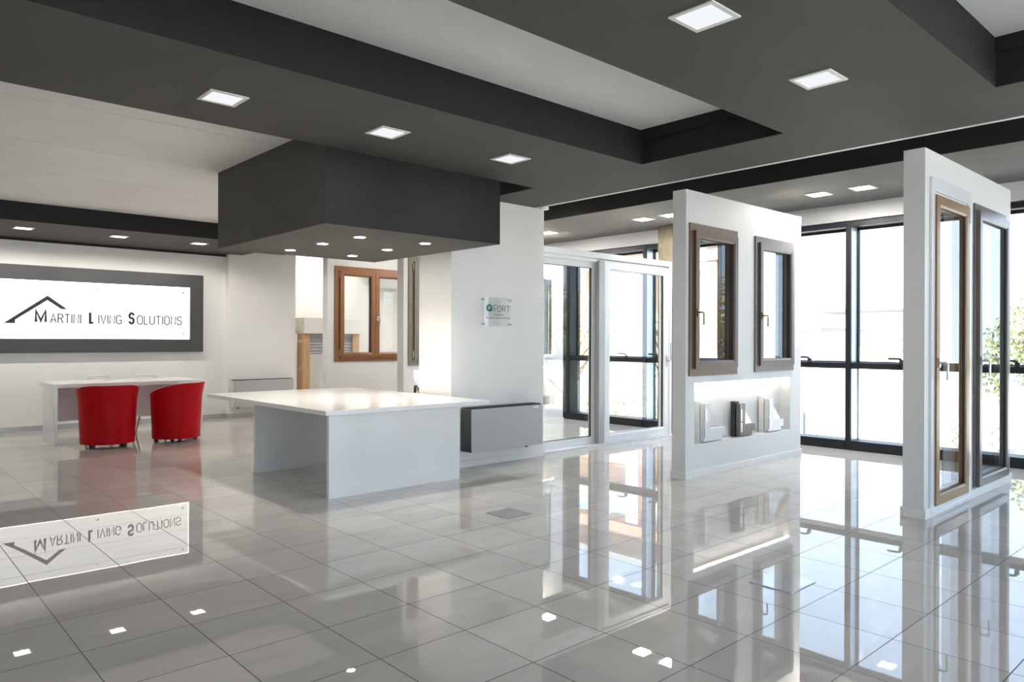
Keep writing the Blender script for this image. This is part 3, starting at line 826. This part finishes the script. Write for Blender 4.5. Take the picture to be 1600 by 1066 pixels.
def corner_sample(label, x0, y, z0, h, w, sv, sh, d, mat, back_mat, hw=True):
    """cut corner of a window: upright and sill profile mitred into an L, with a corner of glass"""
    t = thing('corner_sample', label, 'profile sample', (x0 + w / 2, y, z0), 'window corner samples in the lit niche')
    yf, yb = y, y + d
    Lp = lambda o, s1, s2: [(x0 + o, z0), (x0 + w, z0 + 0.0), (x0 + w, z0 + s2), (x0 + s1, z0 + s2), (x0 + s1, z0 + h), (x0 + o, z0 + h)]
    fr = [(x0 + 0.02, z0 + 0.01), (x0 + w - 0.06, z0 + 0.01), (x0 + w - 0.06, z0 + 0.05), (x0 + w, z0 + 0.05), (x0 + w, z0 + sh), (x0 + sv, z0 + sh), (x0 + sv, z0 + h - 0.02), (x0 + 0.02, z0 + h - 0.02)]
    mesh_obj('sash_profile', B().poly([(a, yf, c) for a, c in fr], (0, d * 0.45, 0)), mat, t, bevel=0.003)
    bk = [(x0, z0), (x0 + w - 0.05, z0), (x0 + w - 0.05, z0 + sh * 0.75), (x0 + sv * 0.7, z0 + sh * 0.75), (x0 + sv * 0.7, z0 + h), (x0, z0 + h)]
    mesh_obj('frame_profile', B().poly([(a, yf + d * 0.5, c) for a, c in bk], (0, d * 0.5, 0)), back_mat, t, bevel=0.003)
    mesh_obj('glass_corner', B().poly([(x0 + sv - 0.005, yf + d * 0.2, z0 + sh - 0.005), (x0 + w - 0.02, yf + d * 0.2, z0 + sh - 0.005), (x0 + sv - 0.005, yf + d * 0.2, z0 + h - 0.06)], (0, d * 0.18, 0)), M['acrylic'], t)
    hg = B().box(x0 + 0.028, x0 + 0.036, yf - 0.004, yf, z0 + 0.05, z0 + h - 0.03)
    hg.box(x0 + 0.020, x0 + 0.048, yf - 0.012, yf, z0 + 0.05, z0 + 0.15).box(x0 + 0.020, x0 + 0.048, yf - 0.012, yf, z0 + h - 0.20, z0 + h - 0.08)
    mesh_obj('hardware', hg, M['steel'], t, bevel=0.002)
    return t

# partition with two brown windows and the lit niche
YA = 4.035
partition('white display partition with two brown windows above a lit niche', 5.93, 8.25, YA,
          [(6.04, 6.77, 1.05, 2.40, None), (7.26, 7.98, 1.06, 2.39, None), (6.075, 8.0, 0.322, 0.917, 0.13)])
sample_window('walnut brown window with pale glass, left of two on the niche partition', (5.975, 6.835, 0.986, 2.46), (6.045, 6.805, 1.058, 2.392), YA, M['walnut'], 0.075, hz=1.60)
sample_window('grey brown window, right of two on the niche partition', (7.197, 8.05, 0.997, 2.452), (7.268, 8.02, 1.063, 2.389), YA, M['greybrown'], 0.075, hz=1.60)
corner_sample('white window corner sample at the left end of the lit niche', 6.24, YA + 0.005, 0.322, 0.41, 0.40, 0.135, 0.135, 0.11, M['pvc'], M['trim_white'])
corner_sample('dark grey and brown window corner sample in the middle of the niche', 6.905, YA + 0.005, 0.322, 0.37, 0.33, 0.125, 0.125, 0.10, M['greybrown'], M['black'])
corner_sample('white window corner sample at the right end of the lit niche', 7.50, YA + 0.005, 0.322, 0.39, 0.36, 0.125, 0.13, 0.11, M['pvc'], M['trim_white'])

# partition with two tall door samples at the right
YC = 1.955
partition('white display partition with two tall glazed doors at the right edge', 5.95, 8.23, YC,
          [(6.14, 6.85, 0.11, 2.40, None), (7.15, 7.97, 0.13, 2.44, None)])
d1 = thing('sample_door', 'tall narrow golden oak framed glass door in a white surround', 'door', (6.52, YC, 0.02))
mesh_obj('surround', B().frame(6.045, 6.985, YC - 0.019, YC, 0.02, 2.57, 0.072, 0.10, 0.03), M['pvc'], d1, bevel=0.003)
mesh_obj('frame', B().frame(6.09, 6.92, YC, YC + T + 0.01, 0.04, 2.46, 0.06), M['lining'], d1)
s = mesh_obj('sash', B().mitre(6.11, 6.89, YC + 0.05, YC - 0.034, 0.08, 2.438, 0.084, 0.008), M['oak'], d1)
mesh_obj('gasket', B().frame(6.192, 6.808, YC - 0.022, YC - 0.004, 0.162, 2.356, 0.006), M['rubber'], s)
mesh_obj('pane', B().box(6.19, 6.81, YC - 0.004, YC + 0.024, 0.16, 2.36), M['pane'], s)
mesh_obj('handle', lever(B(), 6.148, YC - 0.034, 1.165, 0.13), M['steel'], s, bevel=0.002)
for z in (0.16, 2.36):
    mesh_obj('hinge', B().tube([(6.902, YC - 0.024, z - 0.055), (6.902, YC - 0.024, z + 0.055)], 0.010, 10), M['chrome'], d1)
d2 = thing('sample_door', 'tall narrow grey brown framed glass door nearest the photo\'s right edge', 'door', (7.56, YC, 0.07))
mesh_obj('frame', B().mitre(7.09, 8.03, YC + 0.05, YC - 0.015, 0.085, 2.505, 0.09), M['greybrown'], d2)
mesh_obj('lining', B().frame(7.13, 7.99, YC + 0.05, YC + T + 0.01, 0.12, 2.47, 0.06), M['lining'], d2)
s = mesh_obj('sash', B().mitre(7.135, 8.035, YC + 0.03, YC - 0.045, 0.09, 2.45, 0.078, 0.008), M['greybrown'], d2)
mesh_obj('gasket', B().frame(7.211, 7.959, YC - 0.032, YC - 0.012, 0.166, 2.374, 0.006), M['rubber'], s)
mesh_obj('pane', B().box(7.209, 7.961, YC - 0.012, YC + 0.022, 0.164, 2.376), M['pane_tint'], s)
mesh_obj('handle', lever(B(), 7.17, YC - 0.045, 1.165, 0.13), M['steel'], s, bevel=0.002)

# partition seen through the sliding door
YD = 8.27
partition('white display partition behind the column, seen through the sliding door', 5.58, 8.69, YD,
          [(5.70, 6.50, 1.02, 2.42, None), (7.77, 8.45, 1.05, 2.36, None), (5.75, 8.50, 0.305, 0.913, 0.13)])
sample_window('grey olive window partly hidden by the white column', (5.655, 6.535, 0.985, 2.47), (5.735, 6.455, 1.06, 2.395), YD, M['olive'], 0.085, hinge='left', hmat='steel')
sample_window('white framed window seen through the left leaf of the sliding door', (7.72, 8.50, 1.0, 2.41), (7.77, 8.45, 1.05, 2.36), YD, M['pvc'], 0.06, hmat='steel')
corner_sample('dark brown corner sample just showing between the table top and the column', 5.77, YD + 0.005, 0.305, 0.40, 0.34, 0.12, 0.12, 0.11, M['walnut'], M['black'])
t = thing('arch_sample', 'dark arched corner sample in the niche seen through the sliding door', 'profile sample', (8.06, YD - 0.012, 0.305))
ar = [(7.93, 0.42), (8.17, 0.42)] + [(8.05 + 0.12 * math.cos(a), 0.66 + 0.12 * math.sin(a)) for a in [math.pi * q / 12 for q in range(13)]]
mesh_obj('arch', B().poly([(x, YD + 0.012, z) for x, z in ar], (0, 0.05, 0)), M['walnut'], t, bevel=0.003)
mesh_obj('block', B().box(8.0, 8.16, YD - 0.012, YD + 0.09, 0.308, 0.46), M['cement_board'], t, bevel=0.003)
mesh_obj('sill_profile', B().box(8.17, 8.40, YD + 0.012, YD + 0.10, 0.308, 0.44), M['walnut'], t, bevel=0.008)
# partition with the cherry window
YE = 10.37
partition('white display partition with a two-leaf cherry wood window', 5.58, 8.10, YE, [(5.76, 7.10, 1.04, 2.45, None)])
sample_window('two-leaf cherry wood window above the white table', (5.70, 7.16, 0.985, 2.495), (5.785, 7.075, 1.05, 2.425), YE, M['cherry'], 0.075, hmat='chrome', hinge='left', leaves=2)

# ------------------------------------------------------------------ shutter-box sample by the back wall
sb = thing('shutter_box_sample', 'roller shutter box sample on raw pine posts by the back wall', 'shutter sample', (6.72, 12.45, 0))
mesh_obj('box', B().box(6.13, 7.33, 12.28, 12.60, 1.44, 1.73), M['cement_board'], sb, bevel=0.006)
mesh_obj('box_front', B().box(6.135, 7.325, 12.262, 12.28, 1.445, 1.725), M['ceiling_white'], sb, bevel=0.002)
for x in (6.15, 7.17):
    ps = mesh_obj('post', B().box(x, x + 0.14, 12.33, 12.56, 0, 1.44), M['pine'], sb, bevel=0.004)
    for z in (0.78, 1.28): mesh_obj('clip', B().box(x - 0.003, x + 0.02, 12.36, 12.50, z, z + 0.05), M['steel'], ps)
g = B()
for k in range(7): g.tube([(6.29, 12.40, 1.42 - k * 0.055), (7.17, 12.40, 1.42 - k * 0.055)], 0.026, 8)
mesh_obj('shutter_curtain', g, M['slat_grey'], sb)

# ------------------------------------------------------------------ white sliding door beside the column
YS = 6.08
sd = thing('sliding_door', 'large white two-panel sliding glass door beside the white column', 'door', (7.27, YS + 0.09, 0))
fr = B()
fr.box(5.96, 8.60, YS, YS + 0.18, 2.365, 2.437)                      # head
fr.box(5.96, 8.60, YS - 0.01, YS + 0.18, 0.0, 0.022)                # track
fr.box(5.96, 6.02, YS, YS + 0.18, 0.022, 2.365).box(8.54, 8.60, YS, YS + 0.18, 0.022, 2.365)
fr.box(5.96, 8.56, YS + 0.05, YS + 0.075, 2.325, 2.365)
mesh_obj('frame', fr, M['pvc_door'], sd, bevel=0.003)
lf = mesh_obj('fixed_leaf', B().frame(6.02, 7.10, YS + 0.10, YS + 0.16, 0.022, 2.36, 0.075, 0.11, 0.09), M['pvc_door'], sd, bevel=0.003)
mesh_obj('pane', B().box(6.095, 7.025, YS + 0.118, YS + 0.142, 0.112, 2.25), M['pane'], lf)
mesh_obj('gasket', B().frame(6.09, 7.03, YS + 0.114, YS + 0.146, 0.108, 2.255, 0.010), M['rubber'], lf)
rl = mesh_obj('sliding_leaf', B().mitre(7.17, 8.545, YS + 0.08, YS + 0.012, 0.024, 2.345, 0.112), M['pvc_door'], sd, bevel=0)
mesh_obj('pane', B().box(7.275, 8.435, YS + 0.030, YS + 0.054, 0.13, 2.24), M['pane'], rl)
mesh_obj('gasket', B().frame(7.272, 8.438, YS + 0.026, YS + 0.058, 0.127, 2.243, 0.010), M['rubber'], rl)
mesh_obj('edge_post', B().box(7.06, 7.17, YS + 0.012, YS + 0.08, 0.024, 2.345), M['pvc_grey'], rl, bevel=0.004)
h = B().box(8.478, 8.510, YS, YS + 0.012, 0.97, 1.12).tube([(8.494, YS + 0.004, 1.05), (8.494, YS - 0.05, 1.055), (8.500, YS - 0.055, 1.08), (8.502, YS - 0.055, 1.30)], 0.010, 10)
mesh_obj('handle', h, M['steel'], rl, bevel=0.002)

# ------------------------------------------------------------------ floor boxes
o = mesh_obj('floor_hatch', B().box(3.643, 3.888, 4.02, 4.275, 0.0, 0.004), M['hatch'], origin=(3.765, 4.147, 0), bevel=0.001); tag(o, 'square grey floor socket lid in front of the column heater', 'floor hatch')
o = mesh_obj('floor_hatch', B().box(3.672, 3.95, 1.842, 2.085, 0.0, 0.006), M['hatch_polish'], origin=(3.81, 1.963, 0), bevel=0.001); tag(o, 'square polished floor socket lid nearest the viewer, right of centre', 'floor hatch')

# ------------------------------------------------------------------ outdoors
bm = bmesh.new()
profx = [(9.36, -0.06), (10.6, -0.08), (14.0, -1.3), (30, -1.5), (120, -1.5)]
rows = [[bm.verts.new((x, y, z)) for (x, z) in profx] for y in (-60, -20, 0, 10, 25, 80)]
for a, c in zip(rows, rows[1:]):
    for k in range(len(profx) - 1): bm.faces.new((a[k], a[k + 1], c[k + 1], c[k]))
struct('ground', bm, M['ground'])
struct('ground_rear', B().box(-40, 9.36, -60, YF - 0.2, -0.3, -0.1), M['ground'])

def gable(label, x0, x1, y0, y1, zg, ze, zr, ov, wins, wall='stucco', hip=1.6, doors=()):
    t = thing('house', label, 'house', ((x0 + x1) / 2, (y0 + y1) / 2, zg))
    mesh_obj('wall', B().box(x0, x1, y0, y1, zg, ze), M[wall], t)
    xm = (x0 + x1) / 2
    bm = bmesh.new()
    e = [bm.verts.new(p) for p in ((x0 - ov, y0 - ov, ze), (x1 + ov, y0 - ov, ze), (x1 + ov, y1 + ov, ze), (x0 - ov, y1 + ov, ze))]
    r = [bm.verts.new((xm, y0 + hip, zr)), bm.verts.new((xm, y1 - hip, zr))]
    bm.faces.new((e[0], e[1], r[0])); bm.faces.new((e[1], e[2], r[1], r[0])); bm.faces.new((e[2], e[3], r[1])); bm.faces.new((e[3], e[0], r[0], r[1])); bm.faces.new(e[::-1])
    mesh_obj('roof', bm, M['roof'], t)
    mesh_obj('eaves', B().box(x0 - ov, x1 + ov, y0 - ov, y1 + ov, ze - 0.10, ze - 0.005), M['eave'], t)
    for (ya, yb, za, zb) in wins:
        w = mesh_obj('window', B().box(x0 - 0.05, x0, ya - 0.06, yb + 0.06, za - 0.06, zb + 0.06), M['trim_white'], t)
        mesh_obj('pane', B().box(x0 - 0.065, x0 - 0.05, ya, yb, za, zb), M['shutter_blue'], w)
    return t
gable('white house with a sloping roof, left in the window between the partitions', 20, 22.0, 9.4, 15.6, -1.4, 1.72, 2.65, 0.4, [(9.75, 9.95, -0.4, 1.3), (10.15, 10.35, -0.4, 1.3), (12, 13, 0, 1.2)])
gable('long low white building with a flat overhanging roof behind the house', 28.6, 36, 1.0, 12.2, -1.6, 2.55, 2.75, 0.9, [(9.9, 10.3, -1.45, -0.8), (10.42, 10.85, -1.45, -0.8), (5.5, 6.6, -0.3, 1.0)], hip=0.5)
gable('apricot house with a hipped roof seen through the sliding door', 21.5, 29, 17.2, 27.0, -1.4, 4.2, 6.0, 0.6, [(18.2, 19.2, 1.6, 3.0), (18.2, 19.2, -0.8, 0.8), (21.5, 22.5, 1.6, 3.0), (21.5, 22.5, -0.8, 0.8), (24.2, 25.2, 1.6, 3.0)], wall='stucco_orange')
# brick porch: each pier is a thing, the canopy another
piers = [(14.2, 11.05, 'red brick pier seen through the right leaf of the sliding door'), (14.2, 13.45, 'red brick pier seen through the left leaf of the sliding door'), (14.2, 8.95, 'red brick pier seen through the left brown window')]
for x, y, lab in piers:
    t = thing('brick_pier', lab, 'brick pier', (x, y, -1.35), 'brick piers of the porch outside')
    mesh_obj('shaft', B().box(x - 0.19, x + 0.19, y - 0.19, y + 0.19, -1.35, 3.1), M['brick'], t)
    mesh_obj('band', B().box(x - 0.22, x + 0.22, y - 0.22, y + 0.22, 0.94, 1.02), M['trim_white'], t)
t = thing('porch_canopy', 'apricot canopy beam carried by the brick piers outside', 'canopy', (15.2, 11.2, 3.1))
mesh_obj('beam', B().box(13.98, 14.42, 8.6, 13.8, 3.1, 3.75), M['stucco_orange'], t)
mesh_obj('roof', B().box(13.7, 17.0, 8.4, 14.0, 3.75, 3.9), M['roof'], t)

def foliage(bm, c, rad, nleaf, size, seed):
    rnd = random.Random(seed)
    for _ in range(nleaf):
        d = Vector((rnd.gauss(0, 1), rnd.gauss(0, 1), rnd.gauss(0, 1))).normalized() * (rnd.random() ** 0.45)
        p = Vector(c) + Vector((d.x * rad[0], d.y * rad[1], d.z * rad[2]))
        a = Vector((rnd.gauss(0, 1), rnd.gauss(0, 1), rnd.gauss(0, 1))).normalized()
        b_ = a.cross(Vector((rnd.gauss(0, 1), rnd.gauss(0, 1), rnd.gauss(0, 1)))).normalized()
        s = size * rnd.uniform(0.6, 1.4)
        vs = [bm.verts.new(p + a * s), bm.verts.new(p + b_ * s * 0.5), bm.verts.new(p - a * s), bm.verts.new(p - b_ * s * 0.5)]
        bm.faces.new(vs)
def tree(label, x, y, zg, h, rad, nleaf, size, leaf, seed, group='trees and bushes outside', branches=7, lobes=5):
    rnd = random.Random(seed)
    t = thing('tree', label, 'tree', (x, y, zg), group)
    b = B().tube([(x, y, zg), (x + 0.05, y, zg + h * 0.3), (x, y + 0.06, zg + h * 0.62)], 0.11, 8, 0.05)
    for k in range(branches):
        a = 2 * math.pi * k / branches + rnd.random(); r = rad * rnd.uniform(0.5, 0.9)
        z0 = zg + h * rnd.uniform(0.22, 0.5)
        b.tube([(x, y, z0), (x + 0.5 * r * math.cos(a), y + 0.5 * r * math.sin(a), z0 + h * 0.16), (x + r * math.cos(a), y + r * math.sin(a), z0 + h * rnd.uniform(0.28, 0.42))], 0.04, 6, 0.012)
    mesh_obj('trunk', b, M['bark'], t)
    bm = bmesh.new()
    for k in range(lobes):
        a = 2 * math.pi * k / lobes + rnd.random(); r = rad * 0.5
        foliage(bm, (x + r * math.cos(a), y + r * math.sin(a), zg + h * rnd.uniform(0.5, 0.8)), (rad * 0.62, rad * 0.62, h * 0.27), nleaf // lobes, size, seed * 31 + k)
    mesh_obj('crown', bm, M[leaf], t)
    return t
tree('airy tree with thin branches seen through the left leaf of the sliding door', 17.5, 16.2, -1.35, 4.6, 1.7, 1100, 0.06, 'leaf_dry', 3, branches=14)
tree('thin leafed tree seen through the right leaf of the sliding door', 18.5, 13.2, -1.35, 4.9, 1.2, 700, 0.06, 'leaf', 5, branches=10)
tree('yellow green bushy tree seen through the oak framed door', 17.0, 5.2, -1.35, 3.6, 0.75, 6500, 0.055, 'leaf_dry', 8)
tree('dense green tree outside at the photo\'s right edge', 19.0, 3.3, -1.35, 3.9, 1.3, 11000, 0.06, 'leaf', 11)
tree('green tree past the right edge of the window front', 20.5, 0.0, -1.35, 4.3, 1.5, 7000, 0.07, 'leaf', 14)
tree('bushy tree outside beside the windows nearest the viewer', 16.5, -3.2, -1.35, 4.2, 1.5, 7000, 0.065, 'leaf_dry', 17)
def bush(label, x, y, zg, r, h, n, leaf, seed):
    t = thing('bush', label, 'bush', (x, y, zg), 'trees and bushes outside')
    b = B()
    for k in range(6): b.tube([(x, y, zg), (x + 0.4 * r * math.cos(k), y + 0.4 * r * math.sin(k), zg + h * 0.6)], 0.015, 5, 0.006)
    mesh_obj('stem', b, M['bark'], t)
    bm = bmesh.new(); foliage(bm, (x, y, zg + h * 0.52), (r, r, h * 0.5), n, 0.06, seed)
    mesh_obj('foliage', bm, M[leaf], t)
bush('dark green bush below the yellow green tree behind the oak framed door', 15.6, 4.75, -1.32, 0.7, 1.5, 1500, 'leaf', 21)
bush('low green bush under the piers seen through the sliding door', 13.0, 10.2, -1.0, 0.7, 1.1, 1100, 'leaf', 22)
bush('low pale bush at the left end of the fence outside', 13.2, 12.6, -1.05, 0.8, 1.2, 1100, 'leaf', 23)

# street lamp
t = thing('street_lamp', 'grey street lamp with a short arm seen through the oak framed door', 'street lamp', (25.0, 7.6, -1.5))
mesh_obj('pole', B().tube([(25, 7.9, -1.5), (25, 7.9, 3.25)], 0.06, 10, 0.04), M['wire'], t)
mesh_obj('arm', B().tube([(25, 7.9, 3.25), (25, 7.35, 3.17)], 0.03, 8), M['wire'], t)
mesh_obj('lamp_head', B().box(24.9, 25.1, 6.95, 7.37, 3.10, 3.18), M['dark_metal'], t, bevel=0.02)

# wire fence below the terrace
t = thing('wire_fence', 'low wire mesh fence along the slope outside the windows', 'fence', (12.0, 6.0, -0.6))
for k in range(9):
    y = -3 + k * 2.2
    mesh_obj('post', B().tube([(12.0, y, -0.62), (12.0, y, 0.22)], 0.024, 8), M['wire'], t)
g = B(); ext = 17.6; st = 0.16
bmw = g.bm
def wire(p, q):
    p, q = Vector(p), Vector(q); d = (q - p).normalized(); e = Vector((1, 0, 0)); f_ = d.cross(e); r = 0.0035
    a = [bmw.verts.new(p + e * r), bmw.verts.new(p + f_ * r), bmw.verts.new(p - e * r), bmw.verts.new(p - f_ * r)]
    c = [bmw.verts.new(q + e * r), bmw.verts.new(q + f_ * r), bmw.verts.new(q - e * r), bmw.verts.new(q - f_ * r)]
    for k in range(4): bmw.faces.new((a[k], a[(k + 1) % 4], c[(k + 1) % 4], c[k]))
H = 0.76; y = -3.0
while y < 14.6 - H:
    wire((12, y, -0.58), (12, y + H, -0.58 + H)); wire((12, y + H, -0.58), (12, y, -0.58 + H)); y += st
for z in (-0.58, 0.18): wire((12, -3, z), (12, 14.6, z))
mesh_obj('mesh', g, M['wire'], t)

# white slatted garden chair on the slope
t = thing('garden_chair', 'white slatted deck chair outside, seen through the sliding door', 'chair', (11.7, 9.0, -0.45))
mesh_obj('frame', B().tube([(11.5, 8.7, -0.42), (11.5, 9.45, 0.35)], 0.02, 8).tube([(11.95, 8.7, -0.55), (11.95, 9.45, 0.35)], 0.02, 8).tube([(11.5, 9.35, -0.40), (11.5, 8.6, 0.02)], 0.02, 8).tube([(11.95, 9.35, -0.55), (11.95, 8.6, 0.02)], 0.02, 8), M['white_plastic'], t)
g = B()
for k in range(8):
    f_ = k / 7; g.box(11.5, 11.95, 8.98 + 0.44 * f_, 9.03 + 0.44 * f_, -0.10 + 0.42 * f_, -0.085 + 0.42 * f_)
for k in range(5):
    f_ = k / 4; g.box(11.5, 11.95, 8.58 + 0.34 * f_, 8.64 + 0.34 * f_, 0.0 - 0.11 * f_, 0.015 - 0.11 * f_)
mesh_obj('slats', g, M['white_plastic'], t)

for o in bpy.data.objects:
    if '_base' in o: del o['_base']
